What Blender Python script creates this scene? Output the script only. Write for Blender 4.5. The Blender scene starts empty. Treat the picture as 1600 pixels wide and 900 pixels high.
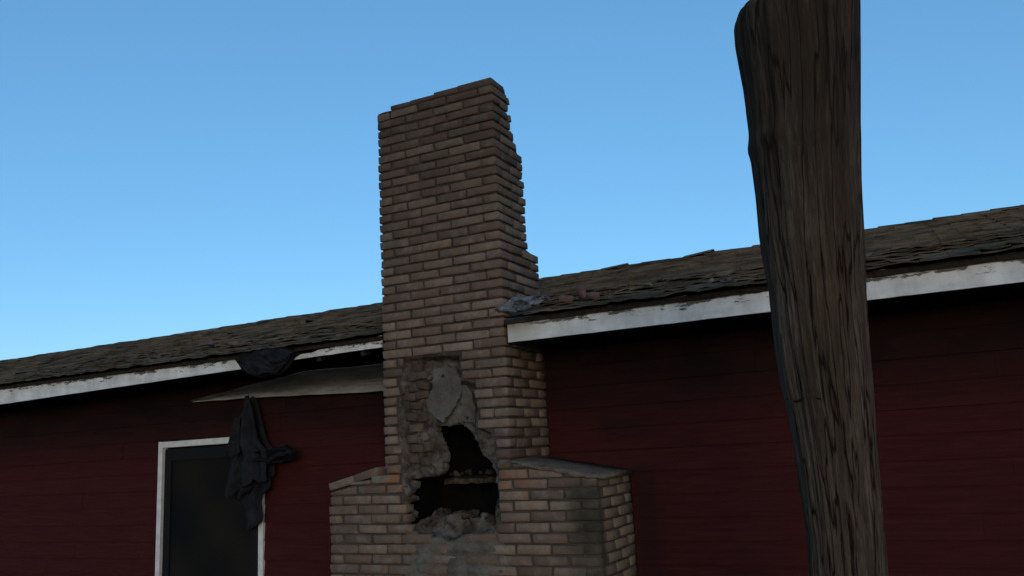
import bpy, bmesh, math, random
from mathutils import Vector, Matrix, noise
random.seed(11)
R = math.radians
sc = bpy.context.scene
col = sc.collection

# ------------------------------------------------------------------ camera
cam_d = bpy.data.cameras.new('camera'); cam = bpy.data.objects.new('camera', cam_d); col.objects.link(cam)
cr, cu, cf = Vector((0.891, 0.450, -0.053)), Vector((0.133, -0.148, 0.980)), Vector((-0.433, 0.881, 0.192))
yaw, pitch, roll = CAM_ANG = (-0.45729, 0.19335, -0.05415)
cf = Vector((math.sin(yaw)*math.cos(pitch), math.cos(yaw)*math.cos(pitch), math.sin(pitch)))
r0 = Vector((math.cos(yaw), -math.sin(yaw), 0)); u0 = r0.cross(cf)
cr = r0*math.cos(roll) + u0*math.sin(roll); cu = -r0*math.sin(roll) + u0*math.cos(roll)
m = Matrix((cr, cu, -cf)).transposed().to_4x4(); m.translation = Vector((3.5661, -5.0355, 1.6))
cam.matrix_world = m
cam_d.sensor_width = 36; cam_d.lens = 36*1300/1600; cam_d.clip_end = 2000; cam_d.clip_start = .05
sc.camera = cam

# ------------------------------------------------------------------ sky, sun, exposure
SUN_ELEV, SUN_ROT = R(2.0), R(150)          # just above the horizon, behind the camera: dusk
w = bpy.data.worlds.new('World'); sc.world = w; w.use_nodes = True
nt = w.node_tree; bg = nt.nodes['Background']
sky = nt.nodes.new('ShaderNodeTexSky'); sky.sky_type = 'NISHITA'; sky.sun_disc = False
sky.sun_elevation = SUN_ELEV; sky.sun_rotation = SUN_ROT; sky.air_density = .6; sky.dust_density = .5; sky.ozone_density = 2.5
gm = nt.nodes.new('ShaderNodeGamma'); gm.inputs[1].default_value = .62
hs = nt.nodes.new('ShaderNodeHueSaturation'); hs.inputs['Saturation'].default_value = 1.19
nt.links.new(sky.outputs[0], gm.inputs[0]); nt.links.new(gm.outputs[0], hs.inputs['Color']); nt.links.new(hs.outputs[0], bg.inputs[0]); bg.inputs[1].default_value = .15
sd = bpy.data.lights.new('sun', 'SUN'); sd.energy = .26; sd.angle = R(25); sd.color = (1, .86, .7)
so = bpy.data.objects.new('sun', sd); col.objects.link(so)
sdir = Vector((math.sin(SUN_ROT)*math.cos(SUN_ELEV), math.cos(SUN_ROT)*math.cos(SUN_ELEV), math.sin(SUN_ELEV)))
so.rotation_euler = sdir.to_track_quat('Z', 'Y').to_euler()
sc.view_settings.view_transform = 'Standard'; sc.view_settings.look = 'None'
sc.view_settings.exposure = 1.99; sc.view_settings.gamma = 1

# ------------------------------------------------------------------ constants of the place (metres)
GZ = -.15                     # ground
W, D = 1.0115, .64            # chimney stack width and depth; the house wall stands at y = D
P = W/4                       # brick pitch
CH = .06858                   # course height
ZT = 4.1919                   # centre of the top full course
BL, BR = -.506, 1.614         # left and right ends of the wider chimney base
RY, RZ0, RS = 4.0, 2.50, .275 # ridge y, roof height at y=0, roof slope
HX0, HX1 = -13.0, 6.5         # house ends

# ------------------------------------------------------------------ materials
class Mat:
    def __init__(s, name, rough=.9, spec=.2):
        s.m = bpy.data.materials.new(name); s.m.use_nodes = True; s.t = s.m.node_tree
        s.b = s.t.nodes['Principled BSDF']; s.b.inputs['Roughness'].default_value = rough
        s.b.inputs['Specular IOR Level'].default_value = spec
    def n(s, ty, **k):
        o = s.t.nodes.new('ShaderNode'+ty)
        for a, v in k.items(): setattr(o, a, v)
        return o
    def l(s, a, b): s.t.links.new(a, b)
    def noise(s, vec, scale, detail=4, rough=.55, lo=.35, hi=.65):
        n = s.n('TexNoise'); n.inputs['Scale'].default_value = scale; n.inputs['Detail'].default_value = detail; n.inputs['Roughness'].default_value = rough
        s.l(vec, n.inputs['Vector']); r = s.n('MapRange'); r.inputs[1].default_value = lo; r.inputs[2].default_value = hi
        s.l(n.outputs[0], r.inputs[0]); return r.outputs[0]
    def scale(s, vec, v):
        m = s.n('VectorMath', operation='MULTIPLY'); s.l(vec, m.inputs[0]); m.inputs[1].default_value = v; return m.outputs[0]
    def coord(s, which='Object', shift=True):
        tc = s.n('TexCoord')
        if not shift: return tc.outputs[which]
        oi = s.n('ObjectInfo'); ml = s.n('Math', operation='MULTIPLY'); ml.inputs[1].default_value = 37.
        s.l(oi.outputs['Random'], ml.inputs[0]); a = s.n('VectorMath', operation='ADD'); s.l(tc.outputs[which], a.inputs[0]); s.l(ml.outputs[0], a.inputs[1]); return a.outputs[0]
    def pos(s): return s.n('NewGeometry').outputs['Position']
    def rnd(s): return s.n('ObjectInfo').outputs['Random']
    def ramp(s, fac, stops, interp='LINEAR'):
        r = s.n('ValToRGB'); r.color_ramp.interpolation = interp
        e = r.color_ramp.elements
        while len(e) < len(stops): e.new(.5)
        for i, (p, c) in enumerate(stops): e[i].position = p; e[i].color = (*c, 1)
        s.l(fac, r.inputs[0]); return r.outputs[0]
    def mix(s, fac, a, b, mode='MIX'):
        x = s.n('Mix', data_type='RGBA', blend_type=mode)
        for v, i in ((fac, 0), (a, 6), (b, 7)):
            if isinstance(v, (int, float)): x.inputs[i].default_value = v
            elif isinstance(v, tuple): x.inputs[i].default_value = (*v, 1)
            else: s.l(v, x.inputs[i])
        return x.outputs[2]
    def math(s, op, a, b):
        x = s.n('Math', operation=op); x.use_clamp = op in ('MULTIPLY', 'SUBTRACT')
        for v, i in ((a, 0), (b, 1)):
            if isinstance(v, (int, float)): x.inputs[i].default_value = v
            else: s.l(v, x.inputs[i])
        return x.outputs[0]
    def box(s, axis, a, b, vec=None):
        """0..1 smooth ramp of a coordinate from a to b"""
        sp = s.n('SeparateXYZ'); s.l(vec or s.pos(), sp.inputs[0]); r = s.n('MapRange'); r.interpolation_type = 'SMOOTHSTEP'
        r.inputs[1].default_value = a; r.inputs[2].default_value = b
        s.l(sp.outputs[axis], r.inputs[0]); return r.outputs[0]
    def color(s, c):
        if isinstance(c, tuple): s.b.inputs['Base Color'].default_value = (*c, 1)
        else: s.l(c, s.b.inputs['Base Color'])
        return s
    def bump(s, h, strength=.5, dist=.01):
        b = s.n('Bump'); b.inputs['Strength'].default_value = strength; b.inputs['Distance'].default_value = dist
        s.l(h, b.inputs['Height']); s.l(b.outputs[0], s.b.inputs['Normal']); return s

M = {}
def mat_brick(name, dark=.72):
    k = Mat(name); v = k.coord(); p = k.pos()
    d = lambda c: tuple(x*dark for x in c)
    base = k.ramp(k.rnd(), [(0, d((0.138, 0.089, 0.062))), (.16, d((0.221, 0.143, 0.096))), (.33, d((0.180, 0.105, 0.072))), (.5, d((0.294, 0.198, 0.132))),
                            (.66, d((0.161, 0.107, 0.076))), (.8, d((0.239, 0.147, 0.099))), (.92, d((0.354, 0.254, 0.171))), (1, d((0.115, 0.077, 0.055)))])
    f = k.noise(v, 22, 5, .65); c = k.mix(k.math('MULTIPLY', f, .45), base, d((.10, .082, .07)))
    f2 = k.noise(v, 9, 3, .6, .52, .72); c = k.mix(k.math('MULTIPLY', f2, .45), c, d((.33, .28, .235)))
    # soot near the chimney top, warmer tint lower down, rusty patch and green growth on the base
    soot = k.math('MULTIPLY', k.box('Z', 2.5, 4.2, p), .60); c = k.mix(soot, c, (.36, .33, .31), 'MULTIPLY')
    nz = k.noise(p, 5, 3, .6, .35, .7)
    al = k.math('MULTIPLY', k.math('MULTIPLY', k.box('X', 1.28, 1.55, p), k.box('Z', 1.46, 1.3, p)), k.math('ADD', .35, k.math('MULTIPLY', nz, .6)))
    al = k.math('MULTIPLY', k.math('MULTIPLY', al, k.math('SUBTRACT', 1, k.box('Y', .03, .10, p))), 1.5)
    c = k.mix(al, c, (.036, .033, .022))
    ye = k.math('MULTIPLY', k.math('MULTIPLY', k.box('X', 1.3, 1.6, p), k.box('Y', .02, .15, p)), .75); c = k.mix(ye, c, (.19, .145, .095))
    rust = k.math('MULTIPLY', k.noise(p, 6, 3, .6, .52, .66), k.math('MULTIPLY', k.math('MULTIPLY', k.box('Z', 1.62, 1.45, p), k.box('Z', 1.05, 1.25, p)), k.math('MULTIPLY', k.math('MULTIPLY', k.box('X', -.15, .03, p), k.box('X', 1.28, 1.05, p)), .9))); c = k.mix(rust, c, d((.30, .125, .06)))
    k.color(c); k.bump(k.noise(v, 60, 5, .7, .2, .8), .6, .004); return k.m
M['brick'] = mat_brick('brick'); M['brick_dark'] = mat_brick('burnt_brick', .40)

k = Mat('mortar'); p = k.pos(); c = k.mix(k.noise(p, 9, 4), (.034, .025, .019), (.070, .052, .040)); low = k.box('Z', 2.3, 1.4, p)
c = k.mix(k.math('MULTIPLY', low, k.noise(p, 4, 3, .6, .35, .6)), c, (.072, .055, .043)); k.color(c); k.bump(k.noise(p, 70, 4), .7, .005); M['mortar'] = k.m

k = Mat('broken_masonry'); p = k.pos(); n1 = k.noise(p, 9, 5, .65, .38, .62)
c = k.ramp(n1, [(0, (.040, .028, .021)), (.35, (.085, .066, .050)), (.62, (.105, .090, .074)), (1, (.145, .130, .110))])
c = k.mix(k.noise(p, 26, 4, .7, .5, .7), c, (.035, .028, .024)); k.color(c); k.bump(k.noise(p, 45, 6, .7, .2, .8), .9, .012); M['backing'] = k.m

k = Mat('grey_mortar'); p = k.pos(); c = k.mix(k.noise(p, 7, 5, .65), (.076, .064, .050), (.142, .125, .101))
c = k.mix(k.noise(p, 30, 4, .7, .56, .72), c, (.05, .045, .04)); k.color(c); k.bump(k.noise(p, 50, 6, .7, .2, .8), .8, .008); M['grey_mortar'] = k.m

k = Mat('mortar_wash'); p = k.pos(); c = k.mix(k.noise(p, 12, 5, .65), (.090, .068, .050), (.175, .140, .108))
c = k.mix(k.noise(p, 26, 4, .7, .56, .7), c, (.10, .085, .07)); k.color(c); k.bump(k.noise(p, 60, 6, .7, .2, .8), .8, .008); M['wash'] = k.m

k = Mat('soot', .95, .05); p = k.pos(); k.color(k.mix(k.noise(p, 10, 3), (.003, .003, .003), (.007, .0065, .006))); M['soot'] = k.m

k = Mat('red_paint', .92, .08); v = k.coord(); p = k.pos(); ps = k.scale(p, (1.0, 1.0, 14.0))
c = k.mix(k.noise(ps, 3.2, 5, .6), (.037, .0084, .0080), (.054, .0122, .0114)); c = k.mix(k.math('MULTIPLY', k.rnd(), .35), c, (.040, .0075, .0085))
c = k.mix(k.noise(k.scale(p, (1, 1, 6)), 8, 5, .7, .6, .75), c, (.036, .013, .012))
shade_char = k.math('MULTIPLY', k.box('Z', 1.60, 2.15, p), k.math('ADD', .62, k.math('MULTIPLY', k.noise(k.scale(p, (1, 1, 2)), 2.2, 4, .6, .3, .7), .45)))   # eave shade put into the colour, with uneven charring
c = k.mix(shade_char, c, (.010, .006, .006))
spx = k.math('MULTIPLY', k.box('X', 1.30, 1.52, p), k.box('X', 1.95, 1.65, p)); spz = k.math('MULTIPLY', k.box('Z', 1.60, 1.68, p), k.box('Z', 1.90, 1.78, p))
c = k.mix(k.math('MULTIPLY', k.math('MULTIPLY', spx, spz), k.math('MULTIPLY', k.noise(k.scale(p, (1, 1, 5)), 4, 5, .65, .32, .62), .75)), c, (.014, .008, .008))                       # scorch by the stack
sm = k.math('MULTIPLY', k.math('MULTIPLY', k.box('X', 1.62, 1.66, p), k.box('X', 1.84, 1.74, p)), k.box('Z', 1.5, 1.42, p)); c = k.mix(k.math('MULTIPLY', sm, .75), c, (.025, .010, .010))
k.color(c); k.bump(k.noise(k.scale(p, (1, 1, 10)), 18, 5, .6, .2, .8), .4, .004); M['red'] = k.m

k = Mat('white_paint', .6, .35); p = k.pos(); c = k.mix(k.noise(k.scale(p, (1, 1, 4)), 4, 4, .6), (.58, .565, .54), (.72, .70, .67))
nz = k.noise(k.scale(p, (.45, .45, 1.6)), 16, 6, .72, .0, 1.0)
pe = k.math('ADD', nz, k.math('MULTIPLY', k.box('Z', 2.36, 2.49, p), .25)); r = k.n('MapRange'); r.inputs[1].default_value = .655; r.inputs[2].default_value = .70; k.l(pe, r.inputs[0])
c = k.mix(k.math('MULTIPLY', k.noise(k.scale(p, (1, 1, .5)), 5, 5, .65, .40, .66), .55), c, (.30, .28, .24)); c = k.mix(r.outputs[0], c, (.09, .075, .06))                                                                                                              # peeled along the top edge
ru = k.math('MULTIPLY', k.math('MULTIPLY', k.box('X', 1.36, 1.05, p), k.box('X', .9, 1.0, p)), k.box('Z', 2.36, 2.47, p))
c = k.mix(k.math('MULTIPLY', ru, k.noise(p, 14, 4, .6, .25, .5)), c, (.13, .045, .03))
yl = k.math('MULTIPLY', k.math('MULTIPLY', k.box('X', 1.5, 1.1, p), k.box('X', .9, 1.0, p)), .5); c = k.mix(yl, c, (.36, .30, .21))
k.color(c); k.bump(nz, .5, .004); M['white'] = k.m

k = Mat('frame_paint', .55, .35); p = k.pos(); k.color(k.mix(k.noise(p, 14, 4), (.52, .50, .47), (.64, .62, .59))); M['frame'] = k.m
k = Mat('soffit_paint', .8, .2); p = k.pos(); c = k.mix(k.noise(k.scale(p, (1, 3, 3)), 5, 5, .65), (.16, .15, .14), (.27, .26, .25)); k.color(c); k.bump(k.noise(p, 20, 4), .4, .006); M['soffit'] = k.m

k = Mat('charred_wood', .9, .15); p = k.pos(); k.color(k.mix(k.noise(k.scale(p, (4, 1, 4)), 8, 4), (.012, .010, .009), (.032, .025, .02))); M['char'] = k.m

k = Mat('shingle', .98, .02); v = k.coord(); p = k.pos()
c = k.ramp(k.rnd(), [(0, (0.086, 0.061, 0.041)), (.3, (0.140, 0.101, 0.069)), (.55, (0.105, 0.074, 0.049)), (.8, (0.187, 0.134, 0.090)), (1, (0.070, 0.051, 0.038))])
c = k.mix(k.noise(p, 3.2, 4, .6, .4, .65), c, (.036, .030, .020)); c = k.mix(k.noise(p, 7, 5, .7, .52, .68), c, (.060, .058, .032))
c = k.mix(k.noise(v, 40, 4, .7, .6, .75), c, (.17, .15, .125)); k.color(c); k.bump(k.noise(v, 120, 3, .7, .2, .8), .6, .004); M['shingle'] = k.m

k = Mat('tarp', .8, .15); p = k.pos(); k.color(k.mix(k.noise(p, 10, 5), (.006, .006, .007), (.015, .015, .018))); k.bump(k.noise(p, 24, 5, .6, .2, .8), .5, .012); M['tarp'] = k.m
k = Mat('wad', .8, .12); p = k.pos(); k.color(k.mix(k.noise(p, 10, 5), (.006, .006, .007), (.017, .017, .020))); k.bump(k.noise(p, 24, 5, .6, .2, .8), .5, .012); M['wad'] = k.m
k = Mat('dark_door', .8, .06); p = k.pos(); k.color(k.mix(k.noise(p, 1.3, 2, .5, .35, .7), (.006, .006, .007), (.019, .016, .010))); M['door'] = k.m
k = Mat('flashing', .6, .4); p = k.pos(); k.color(k.mix(k.noise(p, 16, 4), (.075, .082, .088), (.17, .18, .185))); k.b.inputs['Metallic'].default_value = .2; k.bump(k.noise(p, 40, 4), .6, .006); M['flashing'] = k.m
k = Mat('sooty_rubble', .95, .08); p = k.pos(); k.color(k.mix(k.noise(p, 16, 5, .65), (.016, .013, .010), (.075, .058, .040))); k.bump(k.noise(p, 50, 5), .7, .006); M['sooty'] = k.m
k = Mat('red_brick'); p = k.pos(); k.color(k.mix(k.noise(p, 20, 4), (.075, .040, .035), (.16, .09, .08))); M['red_brick'] = k.m
k = Mat('wire', .8, .1); k.color((.010, .010, .010)); M['wire'] = k.m

k = Mat('weathered_wood', .97, .03); v = k.n('Attribute', attribute_name='grain').outputs['Vector']
s1 = k.noise(k.scale(v, (1, 1, .07)), 20, 7, .72, .3, .7); s2 = k.noise(k.scale(v, (1, 1, .06)), 62, 4, .7, .40, .6); s3 = k.noise(k.scale(v, (1, 1, .25)), 6, 4, .6, .35, .65)
cn = k.n('TexNoise'); cn.inputs['Scale'].default_value = 15; cn.inputs['Detail'].default_value = 3; k.l(k.scale(v, (1, 1, .085)), cn.inputs['Vector'])
ab = k.n('Math', operation='SUBTRACT'); k.l(cn.outputs[0], ab.inputs[0]); ab.inputs[1].default_value = .5
ab2 = k.n('Math', operation='ABSOLUTE'); k.l(ab.outputs[0], ab2.inputs[0]); cr_ = k.n('MapRange'); cr_.inputs[1].default_value = .004; cr_.inputs[2].default_value = .022; k.l(ab2.outputs[0], cr_.inputs[0])
c = k.ramp(s1, [(0, (.034, .025, .019)), (.4, (.088, .064, .048)), (.7, (.150, .116, .090)), (1, (.220, .178, .142))])
c = k.mix(k.math('MULTIPLY', s2, .55), c, (.032, .024, .019)); s4 = k.noise(k.scale(v, (1, 1, .10)), 130, 4, .7, .45, .62); c = k.mix(k.math('MULTIPLY', s4, .45), c, (.030, .024, .020)); s5 = k.noise(k.scale(v, (1, 1, .12)), 34, 4, .7, .60, .70); c = k.mix(k.math('MULTIPLY', s5, .5), c, (.016, .013, .011)); c = k.mix(k.math('MULTIPLY', s3, .35), c, (.120, .080, .058))
c = k.mix(cr_.outputs[0], (.014, .011, .009), c)                                                # drying cracks
c = k.mix(k.math('MULTIPLY', k.box('Z', 1.9, 2.9, k.pos()), .58), c, (.030, .023, .019))       # the top of the post is charred
k.color(c); hgt_ = k.mix(.4, k.mix(.5, s1, s4), cr_.outputs[0]); k.bump(hgt_, .8, .012); M['pole'] = k.m

k = Mat('ground_dirt', .95, .1); p = k.pos(); k.color(k.mix(k.noise(p, 1.3, 8, .6), (.085, .075, .05), (.16, .14, .10))); k.bump(k.noise(p, 8, 8), .6, .05); M['ground'] = k.m

# ------------------------------------------------------------------ helpers
def link(name, me, mat, parent=None, smooth=False):
    if mat is not None and not me.materials: me.materials.append(mat)
    if smooth: me.polygons.foreach_set('use_smooth', [True]*len(me.polygons))
    o = bpy.data.objects.new(name, me); col.objects.link(o)
    if parent: o.parent = parent
    return o
def empty(name, loc=(0, 0, 0)):
    o = bpy.data.objects.new(name, None); col.objects.link(o); o.location = loc; o.empty_display_size = .2; return o
def tag(o, label, cat, group=None):
    o['label'] = label; o['category'] = cat
    if group: o['group'] = group
    return o
def bm_obj(name, bm, mat, parent=None, smooth=False, recalc=True):
    """mesh given in world coordinates; parented things keep their place"""
    if recalc: bmesh.ops.recalc_face_normals(bm, faces=bm.faces)
    me = bpy.data.meshes.new(name)
    if parent: bm.transform(Matrix.Translation(-parent_loc(parent)))
    bm.to_mesh(me); bm.free(); return link(name, me, mat, parent, smooth)
def parent_loc(o):
    v = o.location.copy()
    while o.parent: o = o.parent; v += o.location
    return v
def box(bm, x0, x1, y0, y1, z0, z1):
    vs = [bm.verts.new((x, y, z)) for x in (x0, x1) for y in (y0, y1) for z in (z0, z1)]
    for f in ((0, 1, 3, 2), (4, 6, 7, 5), (0, 4, 5, 1), (2, 3, 7, 6), (0, 2, 6, 4), (1, 5, 7, 3)): bm.faces.new([vs[i] for i in f])
def hexa(bm, pts):                       # pts: 4 bottom then 4 top
    vs = [bm.verts.new(q) for q in pts]
    for f in ((0, 1, 2, 3), (4, 5, 6, 7), (0, 1, 5, 4), (1, 2, 6, 5), (2, 3, 7, 6), (3, 0, 4, 7)): bm.faces.new([vs[i] for i in f])
def prism(bm, poly, y0, y1):             # polygon in x,z extruded along y
    a = [bm.verts.new((x, y0, z)) for x, z in poly]; b = [bm.verts.new((x, y1, z)) for x, z in poly]
    bm.faces.new(a); bm.faces.new(b[::-1])
    for i in range(len(poly)): j = (i+1) % len(poly); bm.faces.new((a[i], b[i], b[j], a[j]))
def loft(bm, rings):                     # rings of equal length, capped
    vr = [[bm.verts.new(q) for q in r] for r in rings]
    n = len(vr[0])
    for a, b in zip(vr, vr[1:]):
        for i in range(n): bm.faces.new((a[i], a[(i+1) % n], b[(i+1) % n], b[i]))
    bm.faces.new(vr[0]); bm.faces.new(vr[-1][::-1])
def lerp_table(t, x):
    if x <= t[0][0]: return t[0][1:]
    for a, b in zip(t, t[1:]):
        if x <= b[0]:
            f = (x-a[0])/(b[0]-a[0]); return tuple(u+(v-u)*f for u, v in zip(a[1:], b[1:]))
    return t[-1][1:]
def inside(poly, x, z):
    c = False; j = len(poly)-1
    for i in range(len(poly)):
        (xi, zi), (xj, zj) = poly[i], poly[j]
        if (zi > z) != (zj > z) and x < (xj-xi)*(z-zi)/(zj-zi)+xi: c = not c
        j = i
    return c
def n3(x, y, z, s=1.0): return noise.noise(Vector((x*s, y*s, z*s)))

# ------------------------------------------------------------------ ground
bm = bmesh.new(); s = 900
bm.faces.new([bm.verts.new(q) for q in ((-s, -s, GZ), (s, -s, GZ), (s, s, GZ), (-s, s, GZ))])
g = bm_obj('ground', bm, M['ground']); g['kind'] = 'structure'

# ------------------------------------------------------------------ house
house = tag(empty('house', (-3, D, GZ)), 'low red board-sided house with burnt shingle roof and peeling white fascia behind the chimney', 'house')
DX0, DX1, DZ = -3.039, -1.735, 1.862                         # outside of the white door frame
# wall core behind the boards (with the door opening)
bm = bmesh.new()
yb, yc = D+.03, D+.15
box(bm, HX0, DX0, yb, yc, GZ, 2.60); box(bm, DX1, HX1, yb, yc, GZ, 2.60); box(bm, DX0, DX1, yb, yc, DZ, 2.60)
bm_obj('wall_frame', bm, M['char'], house)
bm = bmesh.new(); YB = 2*RY-D
box(bm, HX0, HX1, YB-.12, YB, GZ, 2.60)
for x0, x1 in ((HX0, HX0+.12), (HX1-.12, HX1)):
    ps = [(yc, GZ), (YB-.13, GZ), (YB-.13, 2.60), (RY, 3.50), (yc, 2.60)]
    a = [bm.verts.new((x0, y, z)) for y, z in ps]; b = [bm.verts.new((x1, y, z)) for y, z in ps]
    bm.faces.new(a); bm.faces.new(b[::-1])
    for i in range(5): j = (i+1) % 5; bm.faces.new((a[i], b[i], b[j], a[j]))
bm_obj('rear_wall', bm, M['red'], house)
# lapped boards
bmv = []
for q in range(4):
    b = bmesh.new(); h = .172
    hexa(b, [(0, -.020, 0), (1, -.020, 0), (1, .0, 0), (0, .0, 0), (0, -.006, h), (1, -.006, h), (1, .004, h), (0, .004, h)])
    bmesh.ops.recalc_face_normals(b, faces=b.faces)
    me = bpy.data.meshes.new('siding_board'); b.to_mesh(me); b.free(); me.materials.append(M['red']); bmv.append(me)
EX = .1545
hl = parent_loc(house)
for j in range(17):
    z = GZ + .02 + j*EX
    spans = []
    for a, b in ((HX0, DX0 if z < DZ-.03 else BL+.5), (DX1 if z < DZ-.03 else None, BL if z < 1.4 else .0), (BR if z < 1.30 else W, HX1)):
        if a is None or a >= b: continue
        x = a
        first = True
        while x < b-.01:
            L = random.uniform(1.3, 3.6) if first else random.choice((2.44, 3.05, 3.66)); first = False
            e = min(b, x+L)
            if b-e < .5: e = b
            spans.append((x, e)); x = e
    for a, b in spans:
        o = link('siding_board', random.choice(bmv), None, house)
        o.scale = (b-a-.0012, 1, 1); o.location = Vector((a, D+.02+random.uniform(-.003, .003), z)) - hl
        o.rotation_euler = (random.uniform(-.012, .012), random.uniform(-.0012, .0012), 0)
# roof deck: two slopes, opened round the stack
def roof_z(y): return RZ0+RS*y if y <= RY else RZ0+RS*(2*RY-y)
def deck(bm, x0, x1, y0, y1, t=.03, dz=-.014):
    pts = [(x0, y0, roof_z(y0)+dz-t), (x1, y0, roof_z(y0)+dz-t), (x1, y1, roof_z(y1)+dz-t), (x0, y1, roof_z(y1)+dz-t)]
    hexa(bm, pts + [(x, y, z+t) for x, y, z in pts])
bm = bmesh.new()
deck(bm, HX0-.2, 0-.01, -.02, D+.02); deck(bm, W+.01, HX1+.2, -.02, D+.02); deck(bm, HX0-.2, HX1+.2, D+.02, RY); deck(bm, HX0-.2, HX1+.2, RY, 2*RY+.02)
bm_obj('roof_deck', bm, M['char'], house)
# rafter tails in the eave
rme = None
for i in range(46):
    x = HX0+.2+i*.42
    if -.06 < x < W+.06: continue
    if rme is None:
        b = bmesh.new(); pts = [(-.02, .03, -.14), (.02, .03, -.14), (.02, .8, -.14+RS*.77), (-.02, .8, -.14+RS*.77)]
        hexa(b, pts+[(x_, y, z+.085) for x_, y, z in pts]); bmesh.ops.recalc_face_normals(b, faces=b.faces)
        rme = bpy.data.meshes.new('rafter'); b.to_mesh(rme); b.free(); rme.materials.append(M['char'])
    o = link('rafter', rme, None, house); o.location = Vector((x, 0, RZ0)) - hl
# shingles
sv = []
for q in range(7):
    b = bmesh.new(); n = 4; top, bot = [], []
    for i in range(n+1):
        x = i/n*.296+.002
        for jj, y in enumerate((0, .14, .27)):
            lift = (.012 if jj == 0 else .004) + random.uniform(0, .006)*(jj < 2) + (random.uniform(.004, .014) if jj == 0 and random.random() < .3 else 0)
            yy = y + (random.uniform(-.012, .014) if jj == 0 else 0)
            top.append(b.verts.new((x, yy, lift))); bot.append(b.verts.new((x, yy, lift-.007)))
    idx = lambda i, jj: i*3+jj
    for i in range(n):
        for jj in range(2):
            qd = [idx(i, jj), idx(i+1, jj), idx(i+1, jj+1), idx(i, jj+1)]
            b.faces.new([top[t] for t in qd]); b.faces.new([bot[t] for t in qd[::-1]])
        for L in (0, 2): b.faces.new([top[idx(i, L)], bot[idx(i, L)], bot[idx(i+1, L)], top[idx(i+1, L)]])
    for i in (0, n):
        for jj in range(2): b.faces.new([top[idx(i, jj)], top[idx(i, jj+1)], bot[idx(i, jj+1)], bot[idx(i, jj)]])
    bmesh.ops.recalc_face_normals(b, faces=b.faces)
    me = bpy.data.meshes.new('shingle'); b.to_mesh(me); b.free(); me.materials.append(M['shingle']); sv.append(me)
ang = math.atan(RS); slope_len = (RY+.09)/math.cos(ang)
rest = bmesh.new(); nsh = 0
for row in range(int(slope_len/.14)):
    y = -.085 + row*.14*math.cos(ang); z = RZ0+RS*y
    x = HX0-.2+(row % 2)*.15
    while x < HX1+.2:
        if not (y < D+.0 and -.29 < x < W-.0):
            m4 = Matrix.Translation((x, y+random.uniform(-.008, .008), z+.002)) @ Matrix.Rotation(ang, 4, 'X') @ Matrix.Rotation(random.gauss(0, .012), 4, 'Z')
            if row == 0 or row == 1: m4 = m4 @ Matrix.Rotation(random.uniform(-.01, .05), 4, 'X')   # drooping edge rows
            if -5.2 < x < 4.3 and nsh < 285 and row < 10:
                o = link('shingle', random.choice(sv), None, house); o.matrix_local = Matrix.Translation(-hl) @ m4; nsh += 1
            else:
                lift = random.uniform(.0, .014)+max(0, random.gauss(-.01, .012))
                q = [m4 @ Vector(v) for v in ((.002, 0, .012+lift), (.296, 0, .012+lift*random.random()), (.296, .27, .004), (.002, .27, .004), (.296, 0, .002), (.002, 0, .002))]
                vv = [rest.verts.new(t) for t in q]
                rest.faces.new(vv[:4]); rest.faces.new((vv[0], vv[5], vv[4], vv[1]))
        x += .30
for y in [2*RY+.08-i*.9 for i in range(5)]:              # far slope, never seen from the front
    q = [(HX0-.2, y, roof_z(y)+.012), (HX1+.2, y, roof_z(y)+.012), (HX1+.2, y-.95, roof_z(max(y-.95, RY))+.02), (HX0-.2, y-.95, roof_z(max(y-.95, RY))+.02)]
    if y-.95 >= RY-.4: rest.faces.new([rest.verts.new((a, max(b, RY), c)) for a, b, c in q])
o = bm_obj('shingle_field', rest, M['shingle'], house); o['kind'] = 'stuff'
# ridge caps, two of them kicked up
x = HX0-.2; cme = None
while x < HX1:
    b = bmesh.new(); a = .16
    if cme is None:
        t = [(0, -a, -RS*a+.022), (0, 0, .030), (0, a, -RS*a+.022), (.33, -a, -RS*a+.012), (.33, 0, .018), (.33, a, -RS*a+.012)]
        vv = [b.verts.new(q) for q in t]+[b.verts.new((q[0], q[1], q[2]-.010)) for q in t]
        for f in ((0, 3, 4, 1), (1, 4, 5, 2), (6, 7, 10, 9), (7, 8, 11, 10), (0, 1, 7, 6), (1, 2, 8, 7), (3, 9, 10, 4), (4, 10, 11, 5), (0, 6, 9, 3), (2, 5, 11, 8)): b.faces.new([vv[i] for i in f])
        bmesh.ops.recalc_face_normals(b, faces=b.faces); cme = bpy.data.meshes.new('ridge_cap'); b.to_mesh(cme); cme.materials.append(M['shingle'])
    b.free()
    o = link('ridge_cap', cme, None, house); kick = 0
    if any(abs(x-q) < .125 for q in (.38, 1.42)): kick = -.11
    o.location = Vector((x, RY, RZ0+RS*RY+.012+random.uniform(-.004, .008))) - hl; o.rotation_euler = (0, kick+random.uniform(-.02, .012), random.uniform(-.01, .01))
    x += .25
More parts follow.
